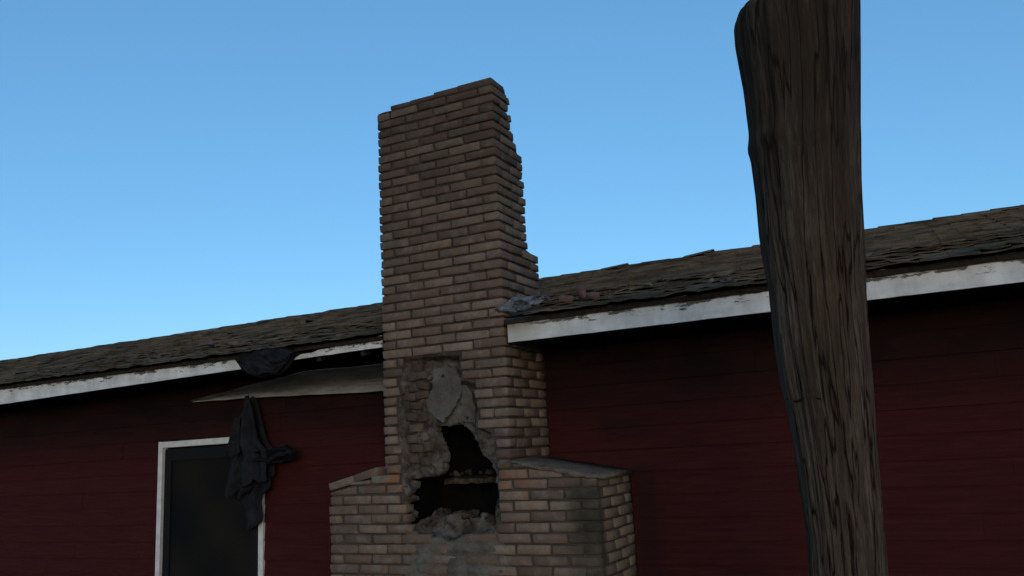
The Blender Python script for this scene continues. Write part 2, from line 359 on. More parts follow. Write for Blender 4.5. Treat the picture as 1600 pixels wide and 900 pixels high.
# fascia boards
def fascia(poly, y0=.0, y1=.024):
    bm = bmesh.new(); prism(bm, poly, y0, y1); return bm_obj('fascia_board', bm, M['white'], house)
def wavy(x0, x1, zb0, zb1, zt0, zt1, n=24, amp=.003):
    b = [(x0+(x1-x0)*i/n, zb0+(zb1-zb0)*i/n+amp*n3(i*.7, 3.1, 0)) for i in range(n+1)]
    t = [(x0+(x1-x0)*i/n, zt0+(zt1-zt0)*i/n+amp*3*n3(i*.9, 9.1, 0)) for i in range(n+1)]
    return b + t[::-1]
fascia(wavy(W+.026, 4.1, 2.327, 2.327, 2.487, 2.487, 40)); fascia(wavy(4.104, HX1, 2.329, 2.33, 2.487, 2.487))
fascia(wavy(HX0, -4.3, 2.30, 2.31, 2.485, 2.485)); fascia(wavy(-4.296, -1.36, 2.312, 2.368, 2.485, 2.475))
fascia(wavy(-.93, -.012, 2.388, 2.402, 2.410, 2.486, 16), -.004, .02)
# sagging soffit panel under the left eave
bot = [(-2.56, .585, 2.203), (-1.90, .57, 2.189), (-1.33, .56, 2.168), (-.845, .56, 2.147), (-.03, .56, 2.122)]
hgt = [(-2.56, .012), (-1.90, .06), (-1.33, .11), (-.845, .155), (-.03, .165)]
bm = bmesh.new(); N = 40; rows = []
for i in range(N+1):
    t = i/N*4; a = int(min(t, 3)); f = t-a
    B = Vector(bot[a]).lerp(Vector(bot[a+1]), f); h = lerp_table(hgt, B.x)[0]; r_ = []
    for q in range(9):
        u = q/8; v = B + Vector((0, -h*3.0*u**2.6, h*(1.3*u-.30*u*u)))
        v.y += .010*n3(v.x*2, q*.5, 1)*u; v.z += .008*n3(v.x*4, 2, q*.4); r_.append(v)
    rows.append(r_+[v+Vector((0, .010, .010))*(1.1-k_/8) for k_, v in list(enumerate(r_))[::-1]])
loft(bm, rows); bm_obj('soffit_panel', bm, M['soffit'], house)['label'] = 'grey painted soffit panel sagging out from under the left eave'
# door
door = empty('door', Vector((-2.39, D, GZ))-hl); door.parent = house; door['label'] = 'dark door in a white frame'
fy0, fy1 = D-.020, D+.05
fw = .054
def fpiece(pts, y0=fy0, y1=fy1):
    bm = bmesh.new(); prism(bm, pts, y0, y1); bmesh.ops.bevel(bm, geom=bm.edges[:], offset=.004, segments=1, affect='EDGES'); return bm_obj('door_frame', bm, M['frame'], door)
fpiece([(DX0, GZ), (DX0+fw, GZ), (DX0+fw, DZ), (DX0, DZ)])
fpiece([(DX1-fw, GZ), (DX1, GZ), (DX1, DZ), (DX1-fw, DZ)])
fpiece([(DX0+fw+.001, DZ-.058), (DX1-fw-.001, DZ-.058), (DX1-fw-.001, DZ-.002), (DX0+fw+.001, DZ-.002)], fy0+.003)
bm = bmesh.new(); box(bm, DX0+fw+.004, DX1-fw-.004, D+.02, D+.05, GZ+.02, DZ-.07); bm_obj('door_leaf', bm, M['door'], door)
bm = bmesh.new(); e = .10
box(bm, DX0+fw+.02, DX0+fw+e, D+.0, D+.018, GZ+.03, DZ-.08); box(bm, DX1-fw-e, DX1-fw-.02, D+.0, D+.018, GZ+.03, DZ-.08)
box(bm, DX0+fw+e+.001, DX1-fw-e-.001, D+.001, D+.018, DZ-.18, DZ-.08); box(bm, DX0+fw+e+.001, DX1-fw-e-.001, D+.001, D+.018, GZ+.03, GZ+.25)
bm_obj('screen_frame', bm, M['wire'], door)

# ------------------------------------------------------------------ chimney
chim = tag(empty('chimney', (W/2, .3, GZ)), 'tall tan brick chimney with a jagged hole smashed through its front above wide shoulders', 'chimney')
cl = parent_loc(chim)
BROKEN = [(.162, 2.289), (.235, 2.314), (.64, 2.275), (.641, 2.18), (.653, 2.112), (.758, 2.068), (.764, 1.892), (.758, 1.771), (.875, 1.73), (.889, 1.627), (.91, 1.479), (.9, 1.209), (.879, 1.095), (.726, 1.055), (.501, 1.022), (.27, 1.056), (.193, 1.126), (.155, 1.265), (.141, 1.485), (.136, 1.664), (.113, 1.847), (.144, 2.073)]
PARGE = [(.150, 1.126), (.27, 1.07), (.501, 1.04), (.726, 1.07), (.879, 1.103), (.93, 1.026), (.925, .93), (.985, .86), (.90, .78), (.95, .60), (.16, .60), (.23, .70), (.13, .80), (.20, .90), (.150, 1.005)]
HOLE = [(.378, 1.794), (.47, 1.82), (.585, 1.817), (.66, 1.759), (.712, 1.677), (.753, 1.588), (.805, 1.534), (.846, 1.455), (.844, 1.327), (.821, 1.109), (.745, 1.152), (.545, 1.189), (.336, 1.183), (.174, 1.115), (.121, 1.159), (.131, 1.279), (.172, 1.367), (.147, 1.426), (.24, 1.454), (.401, 1.462), (.44, 1.514), (.419, 1.626), (.401, 1.694)]
def d_poly(poly, x, z):                    # signed distance, negative inside
    dm = 81.; n = len(poly)
    for i in range(n):
        ax, az = poly[i]; bx, bz = poly[(i+1) % n]; ux, uz = bx-ax, bz-az
        t = ((x-ax)*ux+(z-az)*uz)/(ux*ux+uz*uz); t = 0. if t < 0 else (1. if t > 1 else t)
        d = (ax+ux*t-x)**2+(az+uz*t-z)**2
        if d < dm: dm = d
    dm = math.sqrt(dm); return -dm if inside(poly, x, z) else dm
# how far back the stack reaches at height z (top rear bricks have fallen away)
BACK = [(GZ, .64), (3.04, .64), (3.075, .48), (3.80, .48), (3.85, .45), (3.93, .375), (3.99, .315), (4.10, .31), (4.19, .295), (4.24, .25), (4.4, .22)]
def back(z): return lerp_table(BACK, z)[0]
IN = .0145                                   # joint recess
# mortar core
bm = bmesh.new()
zb = [2.40, 3.05, 3.08, 3.80, 3.86, 3.93, 4.0, 4.12, 4.20, 4.222]
rings = [[(IN, IN, z), (W-IN, IN, z), (W-IN, back(z)-(IN if z < 3.06 else .075), z), (IN, back(z)-(IN if z < 3.06 else .03), z)] for z in zb]
loft(bm, rings)
box(bm, BL+IN, IN, IN, D-.005, GZ, 1.37); box(bm, W-IN, BR-IN, IN, D-.005, GZ, 1.405)
hexa(bm, [(BL+IN, IN, 1.371), (IN, IN, 1.371), (IN, D-.005, 1.371), (BL+IN, D-.005, 1.371), (BL+IN, IN, 1.372), (IN, IN, 1.49), (IN, D-.005, 1.49), (BL+IN, D-.005, 1.372)])
hexa(bm, [(W-IN, IN, 1.406), (BR-IN, IN, 1.406), (BR-IN, D-.005, 1.406), (W-IN, D-.005, 1.406), (W-IN, IN, 1.52), (BR-IN, IN, 1.408), (BR-IN, D-.005, 1.408), (W-IN, D-.005, 1.52)])
box(bm, IN+.001, W-IN-.001, IN, D-.005, GZ, .60)
box(bm, IN, .09, IN+.006, D-.006, .601, 2.399); box(bm, W-.09, W-IN, IN+.006, D-.006, .601, 2.399); box(bm, .091, W-.091, .60, D-.006, .601, 2.399)
bm_obj('mortar_core', bm, M['mortar'], chim)
# ragged broken face: a relief grid with the black hole cut clean through
bm = bmesh.new(); st = .0085; nx = int((W-2*IN)/st); nz = int((2.40-.60)/st); gv = {}; dep = {}
for i in range(nx+1):
    for j in range(nz+1):
        x = IN+(W-2*IN)*i/nx; z = .60+1.80*j/nz
        jx = x+.022*n3(x*9, z*9, 3)+.010*n3(x*30, z*30, 7); jz = z+.022*n3(x*9, z*9, 13)+.010*n3(x*30, z*30, 17)
        db = d_poly(BROKEN, jx, jz); dh = d_poly(HOLE, jx, jz); dp = d_poly(PARGE, jx, jz)
        if db < 0:
            f = min(1, -db/.03); y = IN+(.085+.03*n3(x*7, z*7, 5)+.018*n3(x*22, z*22, 6)+.010*n3(x*50, z*50, 8))*f
            if x < .40: y -= .012*f
        else: y = IN
        if dp < 0 and db > -.01: y = .010-.012*min(1, -dp/.08)+.020*n3(x*6, z*8, 2)+.009*n3(x*25, z*25, 4)+.004*math.cos((z-ZT)/CH*2*math.pi+math.pi)
        gv[i, j] = bm.verts.new((x, y, z)); dep[i, j] = (db, dh, dp)
x_c = lambda q: gv[q[0]].co.x
z_c = lambda q: gv[q[0]].co.z
for i in range(nx):
    for j in range(nz):
        q = [(i, j), (i+1, j), (i+1, j+1), (i, j+1)]
        if sum(dep[t][1] for t in q)/4 < 0: continue
        f = bm.faces.new([gv[t] for t in q]); dbm = sum(dep[t][0] for t in q)/4; dpm = sum(dep[t][2] for t in q)/4
        f.material_index = 1 if dbm < .004 else (2 if dpm < 0 else 0)
for v in [v for v in bm.verts if not v.link_faces]: bm.verts.remove(v)
he = [e for e in bm.edges if e.is_boundary and all(IN+.02 < v.co.x < W-IN-.02 and .62 < v.co.z < 2.38 for v in e.verts)]
ex = bmesh.ops.extrude_edge_only(bm, edges=he)
for v in [v for v in ex['geom'] if isinstance(v, bmesh.types.BMVert)]: v.co.y += .075+.02*n3(v.co.x*20, v.co.z*20, 1)
for f in [f for f in ex['geom'] if isinstance(f, bmesh.types.BMFace)]: f.material_index = 1
me = bpy.data.meshes.new('broken_face'); bm.transform(Matrix.Translation(-cl)); bm.to_mesh(me); bm.free()
for q in ('mortar', 'backing', 'grey_mortar'): me.materials.append(M[q])
link('broken_face', me, None, chim, True)['label'] = 'ragged inner masonry laid bare around the hole'
# sooty flue behind it: five inward faces
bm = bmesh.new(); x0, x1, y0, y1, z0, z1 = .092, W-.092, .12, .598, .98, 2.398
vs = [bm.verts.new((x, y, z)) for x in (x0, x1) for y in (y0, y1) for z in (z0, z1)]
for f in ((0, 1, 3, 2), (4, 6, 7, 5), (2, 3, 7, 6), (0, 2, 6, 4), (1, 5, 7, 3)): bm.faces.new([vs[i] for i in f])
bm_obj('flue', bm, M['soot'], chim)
# smoke shelf seen across the hole
bm = bmesh.new(); rows = []
for i in range(18):
    x = .36+i*.024; rows.append([(x, .22+.03*n3(x*20, 1, 1), 1.392+.02*n3(x*30, 2, 2)), (x, .21+.03*n3(x*20, 5, 1), 1.425+.02*n3(x*25, 2, 5)), (x, .50, 1.44), (x, .50, 1.39)])
loft(bm, rows); bm_obj('smoke_shelf', bm, M['sooty'], chim)
# loose plates of grey flue parging above the hole
SLABA = [(.397, 2.208), (.48, 2.215), (.573, 2.201), (.612, 2.12), (.635, 2.064), (.605, 1.986), (.527, 1.883), (.466, 1.816), (.43, 1.85), (.409, 1.864), (.342, 1.923), (.34, 2.006), (.375, 2.05), (.402, 2.074), (.39, 2.14)]
SLABB = [(.624, 2.084), (.66, 2.06), (.694, 2.024), (.708, 1.898), (.703, 1.80), (.652, 1.815), (.586, 1.830), (.495, 1.795), (.454, 1.812), (.536, 1.888), (.604, 1.986)]
def plate(poly, y, t, tilt, seed):
    bm = bmesh.new(); st = .009; vs = {}; xs = [q[0] for q in poly]; zs = [q[1] for q in poly]; cz = sum(zs)/len(zs); cx = sum(xs)/len(xs)
    for i in range(int((max(xs)-min(xs))/st)+2):
        for j in range(int((max(zs)-min(zs))/st)+2):
            x = min(xs)+i*st; z = min(zs)+j*st
            vs[i, j] = bm.verts.new((x, y+(z-cz)*tilt[0]+(x-cx)*tilt[1]+.007*n3(x*14, z*14, seed)+.003*n3(x*45, z*45, seed), z))
    for (i, j) in list(vs):
        q = [(i, j), (i+1, j), (i+1, j+1), (i, j+1)]
        if all(t_ in vs for t_ in q):
            cx_, cz_ = min(xs)+(i+.5)*st, min(zs)+(j+.5)*st
            if math.hypot(cx_-.470, cz_-2.150) > .013 and math.hypot(cx_-.645, cz_-1.845) > .013 and d_poly(poly, cx_+.014*n3(cx_*25, cz_*25, seed), cz_+.008*n3(cx_*25, cz_*25, seed+5)) < 0: bm.faces.new([vs[t_] for t_ in q])
    for v in [v for v in bm.verts if not v.link_faces]: bm.verts.remove(v)
    ret = bmesh.ops.extrude_face_region(bm, geom=bm.faces[:]+bm.edges[:]+bm.verts[:])
    for v in ret['geom']:
        if isinstance(v, bmesh.types.BMVert): v.co.y += t
    return bm_obj('parging_slab', bm, M['grey_mortar'], chim)
plate(SLABA, .052, .03, (.06, .04), 2); plate(SLABB, .078, .028, (-.05, -.03), 9)

# ---- bricks
bcache = {}
def brick_mesh(dx, dy, dz):
    key = (round(dx, 2), round(dy, 2), round(dz, 3)); lst = bcache.setdefault(key, [])
    if len(lst) >= 5: return random.choice(lst), key
    b = bmesh.new(); bmesh.ops.create_cube(b, size=1.0)
    for v in b.verts: v.co = Vector((v.co.x*key[0], v.co.y*key[1], v.co.z*key[2])) + Vector([random.uniform(-1, 1)*s_ for s_ in (.005, .0028, .0026)])
    bmesh.ops.bevel(b, geom=b.edges[:], offset=.0055, segments=1, affect='EDGES')
    for v in b.verts: v.co += Vector([random.uniform(-1, 1)*s_ for s_ in (.0024, .0016, .0016)])
    bmesh.ops.recalc_face_normals(b, faces=b.faces)
    me = bpy.data.meshes.new('brick'); b.to_mesh(me); b.free(); me.materials.append(M['brick'])
    me.polygons.foreach_set('use_smooth', [True]*len(me.polygons)); lst.append(me); return me, key
wall_bm = bmesh.new(); parts = []; JT = .0132; JV = .0185
def top_limit(x):                            # sloping shoulders
    if x < 0: return 1.372+(x-BL)/(-BL)*.115
    if x > W: return 1.525-(x-W)/(BR-W)*.112
    return 9
def brick(x0, x1, y0, y1, zc, part=True, h=None):
    """one brick between joint centres"""
    z0, z1 = zc-CH/2, zc+CH/2
    a, b = top_limit(x0+.002 if x0 < W-.05 else max(x0, W+.002)), top_limit(x1-.002)
    if x1 <= .01 or x0 >= W-.02 or (x1 > W+.01):
        if min(a, b) < z0+.012 and max(a, b) < z0+.03: return
        cut = min(a, b) < z1
    else: cut = False
    jx, jy = random.gauss(0, .0022), random.gauss(0, .0028)
    if not part:
        box(wall_bm, x0+JT/2, x1-JT/2, y0+JT/2*(y0 > .001), y1-JT/2*(y1 < D-.001), z0+JT/2, (min(z1, a, b) if cut else z1)-JT/2); return
    if cut:
        za, zb_ = max(min(z1, a), z0+.018), max(min(z1, b), z0+.018)
        b_ = bmesh.new(); X0, X1, Y0, Y1 = x0+JV/2, x1-JV/2, y0, y1
        hexa(b_, [(X0, Y0, z0+.005), (X1, Y0, z0+.005), (X1, Y1, z0+.005), (X0, Y1, z0+.005), (X0, Y0, za-.004), (X1, Y0, zb_-.004), (X1, Y1, zb_-.004), (X0, Y1, za-.004)])
        bmesh.ops.bevel(b_, geom=b_.edges[:], offset=.005, segments=1, affect='EDGES')
        c = Vector(((x0+x1)/2, (y0+y1)/2, zc)); b_.transform(Matrix.Translation(-c)); bmesh.ops.recalc_face_normals(b_, faces=b_.faces)
        me = bpy.data.meshes.new('brick'); b_.to_mesh(me); b_.free(); me.materials.append(M['brick']); me.polygons.foreach_set('use_smooth', [True]*len(me.polygons))
        o = link('brick', me, None, chim); o.location = c+Vector((jx, jy, 0))-cl; parts.append(o); return
    ex0, ex1 = (0 if x0 in (0, BL) else JV/2), (0 if x1 in (W, BR) else JV/2)
    if y1-y0 > .13 or y0 > .01: ex0 = ex1 = 0
    ey0, ey1 = (JV/2 if y0 > .01 else 0), (JV/2 if y1 < D-.01 else 0)
    if y1-y0 <= T+.001 and y0 < .01: ey1 = 0.004
    x0, x1, y0, y1 = x0+ex0, x1-ex1, y0+ey0, y1-ey1
    dx, dy = x1-x0, y1-y0
    me, key = brick_mesh(dx, dy, (h or CH)-JT)
    o = link('brick', me, None, chim); o.scale = (dx/key[0], dy/key[1], 1)
    o.location = Vector(((x0+x1)/2+jx, (y0+y1)/2+jy, zc+random.gauss(0, .0012)))-cl
    o.rotation_euler = (random.gauss(0, .008), random.gauss(0, .006), random.gauss(0, .010)); parts.append(o)
T = .112                                     # brick depth across the face
def missing(x0, x1, zc):
    """0 whole, else the kept pieces of a face brick at the hole"""
    n = 9; keep = []
    for i in range(n):
        x = x0+(x1-x0)*(i+.5)/n
        keep.append(d_poly(BROKEN, x, zc) > 0)
    if all(keep): return None
    segs = []; i = 0
    while i < n:
        if keep[i]:
            j = i
            while j < n and keep[j]: j += 1
            if j-i >= 2: segs.append((x0+(x1-x0)*i/n, x0+(x1-x0)*j/n))
            i = j
        else: i += 1
    return segs
def face_brick(x0, x1, y0, y1, zc, part=True):
    s_ = missing(x0, x1, zc)
    for a, b in ([(x0, x1)] if s_ is None else s_): brick(a, b, y0, y1, zc, part)
nrow = int((ZT-GZ)/CH)+1
for j in range(0, nrow):
    zc = ZT-j*CH; half = j % 2 == 0; vis = zc > .66
    wide = zc < 1.535
    bk = back(zc)
    # front, stack width
    if half: xs = [0, .118]+[.118+P*q for q in (1, 2)]+[W-T]
    else: xs = [P*q for q in range(4)]
    if not wide:
        segs = list(zip(xs, xs[1:] if half else xs[1:]+[W]))
        for a, b in segs: face_brick(a, b, 0, T, zc, vis)
        # right side, the corner brick of a half course runs back along the side
        if half: brick(W-T, W, 0, min(P, bk), zc, vis); y = P
        else: y = T
        while y < bk-.03:
            e = min(y+P, bk)
            if bk-e < .05: e = bk
            if zc > 3.06 and e == bk: e = max(y+.05, bk-abs(random.gauss(0, .022)))
            brick(W-T, W, y, e, zc, vis); y = e if bk-e > .1 else bk
        # left side and rear, joined (not seen from the front)
        y = T
        while y < bk-.03:
            e = min(y+P, bk); brick(0, T, y, e, zc, False); y = e
        if zc > 2.6 and bk > 2*T+.02: brick(T, W-T, bk-T, bk, zc, False)
    else:
        x = BL if not half else BL
        segs = [(BL, BL+.118)] if half else []
        x = BL+.118 if half else BL
        xe = BR-.112 if not half else BR
        while x < xe-.02:
            e = x+P
            if xe-e < .09: e = xe
            segs.append((x, e)); x = e
        if half and segs[-1][1] > BR-.001: pass
        for a, b in segs: face_brick(a, b, 0, T, zc, vis)
        if zc < top_limit(BR-.05)+.03:
            y = T if half else 0
            while y < D-.03:
                e = min(y+P, D)
                if D-e < .06: e = D
                brick(BR-T, BR, y, e, zc, vis); y = e
            y = T
            while y < D-.03: brick(BL, BL+T, y, min(y+P, D), zc, False) if zc < 1.36 else None; y += P
        if zc > 1.42:                        # the stack side just above the shoulder
            y = T
            while y < D-.03:
                e = min(y+P, D); brick(W-T+.0, W-.001, y, e, zc, False); y = e
# sloping course laid on the left shoulder
sl = math.atan2(.115, -BL)
for i, (a, b) in enumerate(((0, .235), (.24, .455))):
    for y0, y1 in ((0, .31), (.315, .63)):
        me, key = brick_mesh(b-a-.008, y1-y0-.006, .056)
        o = link('brick', me, None, chim); c = Vector((BL+.002, (y0+y1)/2-.004*i, 1.378))+Vector((math.cos(sl), 0, math.sin(sl)))*((a+b)/2)+Vector((-math.sin(sl), 0, math.cos(sl)))*.032
        o.location = c-cl; o.rotation_euler = (0, -sl+random.uniform(-.02, .02), 0); parts.append(o)
# crown course: a broken strip of bricks and mortar that rises to the right
xx = [.13, .30, .52, .73, W]
for a, b in zip(xx, xx[1:]): brick(a, b, 0, T+.1, ZT+CH-.018+.016*(a/W), True, CH*.62+.03*(a/W))
bm = bmesh.new(); rows = []
for i in range(26):
    x = .006+(W-.012)*i/25; hgt = ZT+.034+.010+(.030*max(0, min(1, (x-.1)/.25)))+.010*(x > .50)+.012*n3(x*9, 4, 4)
    bk = .285-.05*(x/W)**3+.03*n3(x*6, 1, 2)
    rows.append([(x, .004+.006*n3(x*20, 3, 3), ZT+.026), (x, .006, hgt-.010), (x, .03, hgt+.004), (x, bk*.6, hgt+.006*n3(x*15, 1, 1)), (x, bk-.02, hgt-.012), (x, bk, ZT+.026)])
loft(bm, rows); bm_obj('mortar_crown', bm, M['brick_dark'], chim)
o = bm_obj('brickwork', wall_bm, M['brick'], chim); o['kind'] = 'stuff'
print('bricks', len(parts))
# mortar wash on the right shoulder, lip hanging over the corner
bm = bmesh.new(); rows = []
for i in range(30):
    t = i/29; x = W-.06+(BR+.028-W+.06)*t; zt = 1.540-.112*max(0, (x-W))/(BR-W)+.004*n3(x*14, 1, 1); th = .016+.018*min(1, t*2)+.020*n3(x*12, 8, 2)+.012*n3(x*34, 8, 2)
    yf = -.012+.012*n3(x*10, 5, 5) if x > W+.02 else .0
    yf += .10*max(0, (.22-t))*4*.25
    rows.append([(x, yf+.008, zt-th), (x, yf, zt-th*.4), (x, yf+.02, zt), (x, .3, zt+.012), (x, D-.002, zt+.006), (x, D-.002, zt-.02), (x, .25, zt-.03)])
loft(bm, rows); bm_obj('mortar_wash', bm, M['wash'], chim, True)
# broken mortar bits where the left shoulder meets the stack
def chunk(name, loc, size, mat, parent=None, seed=0):
    rc = random.Random(seed*7+1); b = bmesh.new()
    for q in range(13):
        v = Vector((rc.uniform(-1, 1), rc.uniform(-1, 1), rc.uniform(-1, 1))); v = v/max(abs(v.x), abs(v.y), abs(v.z))*rc.uniform(.34, .5)
        b.verts.new((v.x*size[0], v.y*size[1], v.z*size[2]))
    h_ = bmesh.ops.convex_hull(b, input=b.verts[:]); bmesh.ops.delete(b, geom=list({v for v in h_['geom_interior'] if isinstance(v, bmesh.types.BMVert)}), context='VERTS')
    b.transform(Matrix.Rotation(random.uniform(0, 6.28), 4, 'Z') @ Matrix.Rotation(random.uniform(-.35, .35), 4, 'X'))
    me = bpy.data.meshes.new(name); b.to_mesh(me); b.free(); o = link(name, me, mat, parent)
    o.location = Vector(loc)-(parent_loc(parent) if parent else Vector()); return o
for i in range(7): chunk('mortar_lump', (-.075+.012*i, random.uniform(.02, .2), 1.50+.006*i+random.uniform(0, .02)), (.055, .06, .045), M['wash'], chim, 60+i)
# stubs of inner bricks left of the hole
for i, (x, z, dx, rot) in enumerate([(.24, 2.235, .10, .1), (.20, 2.165, .09, -.05), (.29, 2.17, .11, .06), (.22, 2.09, .10, 0), (.30, 2.10, .10, .2), (.19, 2.02, .09, .05), (.28, 2.03, .12, -.1), (.23, 1.955, .12, .04),
                                 (.20, 1.885, .10, .1), (.27, 1.87, .13, -.03), (.22, 1.80, .11, .02), (.30, 1.73, .05, 1.35), (.19, 1.72, .08, 0), (.23, 1.65, .11, .05), (.33, 1.66, .07, 1.5), (.20, 1.575, .10, -.08), (.31, 1.56, .10, .1)]):
    me, key = brick_mesh(dx, .11, .055); o = link('broken_brick', me, None, chim)
    o.location = Vector((x, .105+random.uniform(-.012, .02), z))-cl; o.rotation_euler = (random.uniform(-.12, .12), rot, random.uniform(-.25, .25))
    o.material_slots[0].link = 'OBJECT'; o.material_slots[0].material = M['brick_dark'] if i != 11 else M['brick']
# grey mortar lumps stuck to the broken face
for i, (x, z, s_) in enumerate([(.345, 2.15, .09), (.33, 2.05, .11), (.36, 1.97, .08), (.35, 1.88, .09), (.26, 1.60, .10), (.36, 1.60, .09), (.31, 1.52, .12), (.22, 1.50, .10), (.17, 1.40, .09), (.16, 1.30, .10), (.17, 1.20, .09),
                                (.865, 1.66, .09), (.89, 1.58, .07), (.885, 1.52, .06), (.30, 2.24, .09), (.24, 1.72, .07)]):
    chunk('mortar_lump', (x, .105+.01*(i % 3), z), (s_*.8, .07, s_*.7), M['backing'] if i % 4 else M['grey_mortar'], chim, 80+i)
# rubble lying in the hole (loose: things of their own)
for i in range(16):
    x = .24+.045*(i % 13)+random.uniform(-.02, .02); y = .14+.1*(i // 13)+random.uniform(-.03, .06); s_ = random.uniform(.05, .13)
    o = chunk('rubble_chunk', (x, y, 1.13+.05*math.sin((x-.2)*4.6)+random.uniform(-.02, .02)+.04*(i // 13)), (s_*1.2, s_, s_*.8), [M['sooty'], M['backing'], M['sooty']][i % 3], None, 120+i)
    tag(o, 'chunk of broken masonry heaped in the bottom of the chimney hole', 'rubble', 'rubble heaped in the bottom of the hole')
for i in range(9):
    x = .40+.044*i+random.uniform(-.025, .025); s_ = random.uniform(.025, .075)
    o = chunk('rubble_chunk', (x, .25+random.uniform(-.03, .05), 1.455+s_*.2), (s_*1.3, s_, s_), M['sooty'], None, 160+i)
    tag(o, 'small lump of rubble lying on the ledge across the chimney hole', 'rubble', 'rubble on the ledge across the hole')
# heap that carries the rubble
bm = bmesh.new(); gv = {}
for i in range(40):
    for j in range(16):
        x = .12+.74*i/39; y = .10+.45*j/15; gv[i, j] = bm.verts.new((x, y, 1.04+.09*math.exp(-((x-.5)/.35)**2)+.04*n3(x*9, y*9, 2)+.02*n3(x*28, y*28, 5)))
for i in range(39):
    for j in range(15): bm.faces.new([gv[t] for t in ((i, j), (i+1, j), (i+1, j+1), (i, j+1))])
o = bm_obj('rubble_bed', bm, M['sooty'], chim); o['kind'] = 'stuff'

# ------------------------------------------------------------------ debris on the roof beside the stack
rr = random.Random(5); bm = bmesh.new(); gv = {}
for i in range(12):
    for j in range(6):
        x = .965+.345*i/11; t = j/5
        zc_ = 2.565+.17*(x-.97)+(t-.5)*(.10-.07*abs(i-4)/8); yy = -.06+(x-.965)*.5+.05*t
        gv[i, j] = bm.verts.new((x+rr.uniform(-.014, .014), yy+rr.uniform(-.030, .030), zc_+rr.uniform(-.014, .014)))
for i in range(11):
    for j in range(5):
        if (i, j) in ((0, 0), (10, 0), (10, 4), (7, 0), (0, 4)): continue
        a_, b_, c_, d_ = [gv[t] for t in ((i, j), (i+1, j), (i+1, j+1), (i, j+1))]
        for f in (((a_, b_, c_), (a_, c_, d_)) if (i+j) % 2 else ((a_, b_, d_), (b_, c_, d_))): bm.faces.new(f)
for v in [v for v in bm.verts if not v.link_faces]: bm.verts.remove(v)
ret = bmesh.ops.extrude_face_region(bm, geom=bm.faces[:]+bm.edges[:]+bm.verts[:])
for v in ret['geom']:
    if isinstance(v, bmesh.types.BMVert): v.co += Vector((0, .012, .004))
tag(bm_obj('crumpled_flashing', bm, M['flashing']), 'crumpled grey metal flashing lying on the roof edge against the stack', 'flashing')
for i, (x, y, dz, rz, lab) in enumerate([(1.36, .30, .03, .3, 'broken reddish brick on the roof nearest the crumpled grey flashing'), (1.45, .37, .06, 1.2, 'upended reddish brick standing on the roof right of the flashing'), (1.58, .26, .03, -.4, 'small brick fragment on the roof farthest from the chimney')]):
    me, key = brick_mesh(.10-.01*i, .06, .045); o = link('loose_brick', me, None)
    o.material_slots[0].link = 'OBJECT'; o.material_slots[0].material = M['red_brick']
    o.location = (x, y, roof_z(y)+.015+dz); o.rotation_euler = (.3, .2 if i != 1 else 1.1, rz); tag(o, lab, 'brick')
for i in range(14):
    x = random.uniform(1.5, 3.3); y = random.uniform(.0, 1.2)
    o = chunk('debris', (x, y, roof_z(y)+.028), (random.uniform(.05, .16), .06, .04), [M['shingle'], M['backing'], M['shingle'], M['wash']][i % 4], None, 200+i)
    tag(o, 'scrap of burnt debris lying loose on the right-hand roof', 'debris', 'scraps of debris on the right roof')
for i in range(10):
    x = random.uniform(-2.9, -.2); y = random.uniform(.0, 1.0)
    o = chunk('debris', (x, y, roof_z(y)+.028), (random.uniform(.06, .2), .07, .035), [M['shingle'], M['backing'], M['wash']][i % 3], None, 240+i)
    tag(o, 'scrap of burnt debris lying loose on the left-hand roof', 'debris', 'scraps of debris on the left roof')

# ------------------------------------------------------------------ black tarp remains
def cloth_ring(c, hx, hy, ax, ay, n, s_, amp, seed):
    r_ = []
    for q in range(n):
        a = q/n*2*math.pi; ca, sa = math.cos(a), math.sin(a); f = 1+amp*n3(ca*1.6, sa*1.6, s_+seed)*1.6+amp*.7*n3(ca*4, sa*4, s_*2+seed)
        r_.append(c+ax*(hx*ca*(1+.25*(f-1)))+ay*(hy*sa*f))
    return r_
TARP = [(1.034, -1.847, -1.789), (1.066, -1.898, -1.775), (1.124, -1.936, -1.668), (1.172, -1.951, -1.654), (1.215, -1.967, -1.654), (1.275, -2.02, -1.655), (1.319, -2.066, -1.641), (1.368, -2.059, -1.598), (1.411, -2.045, -1.535), (1.487, -2.039, -1.528), (1.563, -2.025, -1.542), (1.622, -2.011, -1.543), (1.666, -1.997, -1.529), (1.725, -1.983, -1.55), (1.775, -1.983, -1.601), (1.835, -1.962, -1.644), (1.911, -1.94, -1.674), (1.998, -1.912, -1.704), (2.073, -1.875, -1.727), (2.149, -1.846, -1.757), (2.208, -1.81, -1.795)]
tarp = tag(empty('hanging_tarp', (-1.8, .47, 2.2)), 'tattered black tarp hanging in a point from the sagging soffit over the door', 'tarp')
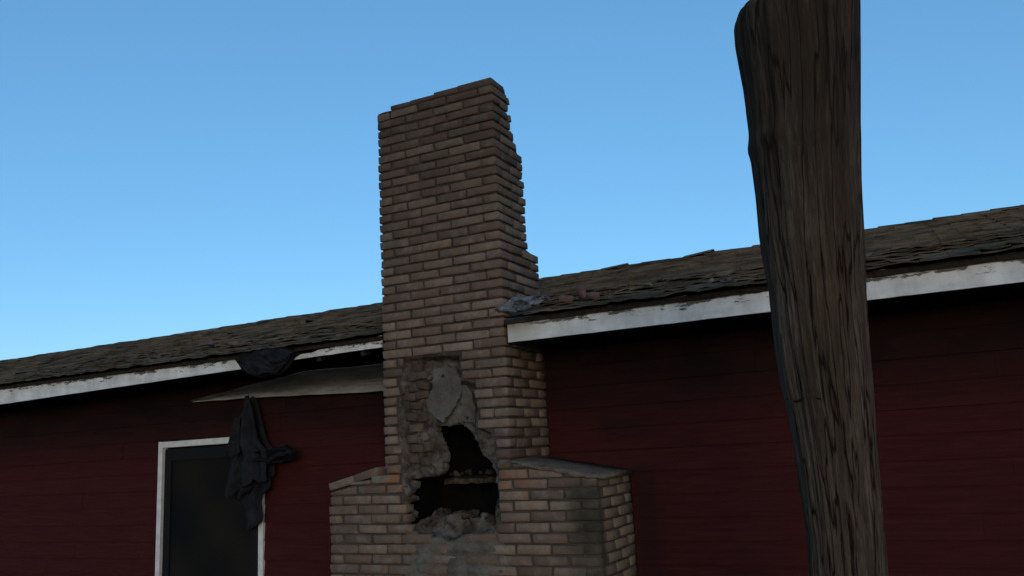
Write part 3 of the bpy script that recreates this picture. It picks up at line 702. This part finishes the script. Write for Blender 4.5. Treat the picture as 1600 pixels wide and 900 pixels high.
def sheet(name, zt, zb, fl, fr, y, seed, nc=26, nr=70, amp=.030, ragged=.05):
    """a hanging strip of cloth between two fractions of the outline, pleated from the pin"""
    bm = bmesh.new(); g_ = []
    for i in range(nr+1):
        row = []
        for q in range(nc+1):
            u = q/nc; zz = zb+ragged*1.6*n3(u*3.3, seed, 1)+ragged*.8*n3(u*9, seed, 4)+ragged*.6*n3(u*27, seed, 6); z = zt+(zz-zt)*i/nr
            a, b = lerp_table(TARP, z); w_ = b-a; L = a+w_*fl(z); Rr = a+w_*fr(z)
            sp = min(1, (zt-z)/.5+.15)
            x = L+(Rr-L)*u+.010*n3(u*2, z*16, seed)+.004*n3(u*2, z*50, seed)
            ph = u*9+1.6*n3(z*2.2, u*1.5, seed+3)
            yy = y-amp*sp*(math.sin(ph)*.8+.9*n3(u*3, z*4, seed)+.4*n3(u*9, z*11, seed+7))
            row.append(bm.verts.new((x, yy, z)))
        g_.append(row)
    for i in range(nr):
        for q in range(nc): bm.faces.new((g_[i][q], g_[i][q+1], g_[i+1][q+1], g_[i+1][q]))
    ret = bmesh.ops.extrude_face_region(bm, geom=bm.faces[:]+bm.edges[:]+bm.verts[:])
    for v in ret['geom']:
        if isinstance(v, bmesh.types.BMVert): v.co.y += .005
    return bm_obj(name, bm, M['tarp'], tarp, True)
sheet('tarp_sheet', 2.215, 1.06, lambda z: .0 if z > 1.45 else .25, lambda z: 1.0 if z > 1.5 else .9, .565, 2, amp=.018)
sheet('tarp_sheet', 2.21, 1.36, lambda z: .0, lambda z: .52, .515, 5, amp=.034)
sheet('tarp_sheet', 2.20, 1.46, lambda z: .36+.05*math.sin(z*6), lambda z: 1.0, .475, 9, amp=.036)
sheet('tarp_sheet', 2.02, 1.70, lambda z: -.02, lambda z: .34, .455, 14, amp=.03)
ARM = [(-1.66, 1.60, 1.74), (-1.55, 1.60, 1.738), (-1.45, 1.60, 1.742), (-1.38, 1.61, 1.752), (-1.30, 1.625, 1.757), (-1.25, 1.645, 1.74), (-1.215, 1.68, 1.70)]
for seed, y, amp in ((31, .50, .03), (37, .46, .04)):
    bm = bmesh.new(); g_ = []
    for i in range(31):
        x = -1.66+(.445 if seed == 31 else .40)*i/30; a, b = lerp_table(ARM, x); row = []
        for q in range(15):
            u = q/14; wz = (a+b)/2+(b-a)*(u-.5)*(.95 if seed == 31 else .62)+.016*n3(x*14, u*2, seed)
            row.append(bm.verts.new((x+.012*n3(u*5, x*6, seed+2), y-.05*i/30-amp*(math.sin(u*7+3*n3(x*5, u, seed))+.8*n3(x*12, u*4, seed+5)), wz)))
        g_.append(row)
    for i in range(30):
        for q in range(14): bm.faces.new((g_[i][q], g_[i][q+1], g_[i+1][q+1], g_[i+1][q]))
    ret = bmesh.ops.extrude_face_region(bm, geom=bm.faces[:]+bm.edges[:]+bm.verts[:])
    for v in ret['geom']:
        if isinstance(v, bmesh.types.BMVert): v.co.y += .005
    bm_obj('tarp_flap', bm, M['tarp'], tarp, True)
WADS = [(-1.40, 2.44, 2.485), (-1.33, 2.345, 2.53), (-1.26, 2.30, 2.542), (-1.15, 2.275, 2.545), (-1.06, 2.285, 2.546), (-.985, 2.278, 2.545), (-.90, 2.325, 2.53), (-.83, 2.375, 2.50), (-.765, 2.44, 2.465)]
wad = tag(empty('bunched_tarp', (-1.08, -.04, 2.50)), 'bunched black tarp slumped over the gap in the left fascia', 'tarp')
for seed, y, k0, k1 in ((51, -.012, 0, 1), (57, -.035, .02, .72), (63, -.060, .30, 1.0)):
    bm = bmesh.new(); g_ = []
    for i in range(49):
        x = -1.40+.635*(k0+(k1-k0)*i/48); a, b = lerp_table(WADS, x); b -= .030; row = []
        e_ = 1 if seed == 51 else .92-.3*abs(i/24-1)**3
        for q in range(19):
            u = q/18; wz = (a+b)/2+(b-a)*(u-.5)*e_+.020*n3(x*9, u*2, seed)+.007*n3(x*30, u*4, seed)
            row.append(bm.verts.new((x+.014*n3(u*5, x*8, seed+2), y-.030*(abs(n3(x*7+u*2.5, u*2.2, seed))*2.2+.6*n3(x*16, u*6, seed+5))-.02*math.sin(u*3.1), wz)))
        g_.append(row)
    for i in range(48):
        for q in range(18): bm.faces.new((g_[i][q], g_[i][q+1], g_[i+1][q+1], g_[i+1][q]))
    ret = bmesh.ops.extrude_face_region(bm, geom=bm.faces[:]+bm.edges[:]+bm.verts[:])
    for v in ret['geom']:
        if isinstance(v, bmesh.types.BMVert): v.co.y += .006
    bm_obj('tarp_fold', bm, M['wad'], wad, True)

# ------------------------------------------------------------------ leaning post in front, on the right
POLE = [(3.329, -2.078, 3.133, 0.18), (3.321, -2.078, 3.128, 0.191), (3.315, -2.075, 3.116, 0.205), (3.313, -2.067, 3.1, 0.215), (3.307, -2.058, 3.081, 0.218), (3.298, -2.029, 3.021, 0.217), (3.287, -1.966, 2.899, 0.208), (3.268, -1.883, 2.73, 0.198), (3.263, -1.871, 2.705, 0.2), (3.257, -1.858, 2.675, 0.203), (3.257, -1.839, 2.64, 0.198), (3.245, -1.777, 2.511, 0.194), (3.225, -1.692, 2.33, 0.191), (3.214, -1.613, 2.166, 0.181), (3.196, -1.512, 1.948, 0.181), (3.189, -1.441, 1.799, 0.176), (3.186, -1.38, 1.671, 0.167), (3.179, -1.32, 1.542, 0.163), (3.17, -1.249, 1.384, 0.159), (3.159, -1.165, 1.195, 0.155), (3.142, -1.082, 1.002, 0.156), (3.1, -0.838, 0.425, 0.153)]
base = Vector(POLE[-1][:3]); d0 = Vector(POLE[-2][:3])-base; foot = base - d0*((base.z-GZ+.1)/d0.z)
PT = [(q[2], q[0], q[1], q[3]) for q in POLE][::-1]
PT = [(foot.z, foot.x, foot.y, .075)]+PT
post = tag(empty('wooden_post', (foot.x, foot.y, GZ)), 'thick weathered wooden post leaning in front of the house, charred at its flat top', 'post')
bm = bmesh.new(); rows = []; NR, NA = 190, 190; gl = bm.verts.layers.float_vector.new('grain'); grain = []
zs = [PT[0][0]+(PT[-1][0]-PT[0][0])*i/(NR-1) for i in range(NR)]
zs = [z for z in zs if z < 3.06]+[3.075, 3.09, 3.10, 3.11, 3.116, 3.122, 3.128, 3.133]
for z in zs:
    x, y, r_ = lerp_table(PT, z); ring = []
    for q in range(NA):
        a = q/NA*2*math.pi; ca, sa = math.cos(a), math.sin(a)
        streak = noise.noise(Vector((ca*5, sa*5, z*.45))); fine = noise.noise(Vector((ca*20, sa*20, z*1.3)))
        ridge = abs(noise.noise(Vector((ca*7, sa*7, z*.5+9)))); rid2 = abs(noise.noise(Vector((ca*13, sa*13, z*.9+3)))); lump = noise.noise(Vector((ca*1.5, sa*1.5, z*4)))
        f = 1+.026*streak+.014*fine+.018*lump-.10*max(0, .07-ridge)/.07*max(0, .35+.9*noise.noise(Vector((ca*2, sa*2, z*1.1+4))))-.035*max(0, .06-rid2)/.06-.004
        f -= math.exp(-(((a-4.9)/.16)**2+((z-1.87)/.03)**2))*.08+math.exp(-(((a-4.6)/.10)**2+((z-2.57)/.02)**2))*.06
        top_ = .018*noise.noise(Vector((ca*4, sa*4, 2))) if z > 3.08 else 0
        ring.append((x+r_*f*ca, y+r_*f*sa, z+top_)); grain.append((ca*.2, sa*.2, z))
    rows.append(ring)
loft(bm, rows); bm.verts.ensure_lookup_table()
for v, g_ in zip(bm.verts, grain): v[gl] = g_
bm_obj('post_shaft', bm, M['pole'], post, True)
# wire staple round the shaft
x, y, r_ = lerp_table(PT, 1.725); bm = bmesh.new(); rows = []
for i in range(22):
    a = R(205)+R(62)*i/21; rr = r_*1.015; c = Vector((x+rr*math.cos(a), y+rr*math.sin(a), 1.742+.008*math.sin(i*.5))); rad = Vector((math.cos(a), math.sin(a), 0))
    rows.append([c+rad*.005*math.cos(t)+Vector((0, 0, .005*math.sin(t))) for t in (0, 1.05, 2.1, 3.14, 4.19, 5.24)])
loft(bm, rows); bm_obj('wire', bm, M['wire'], post)
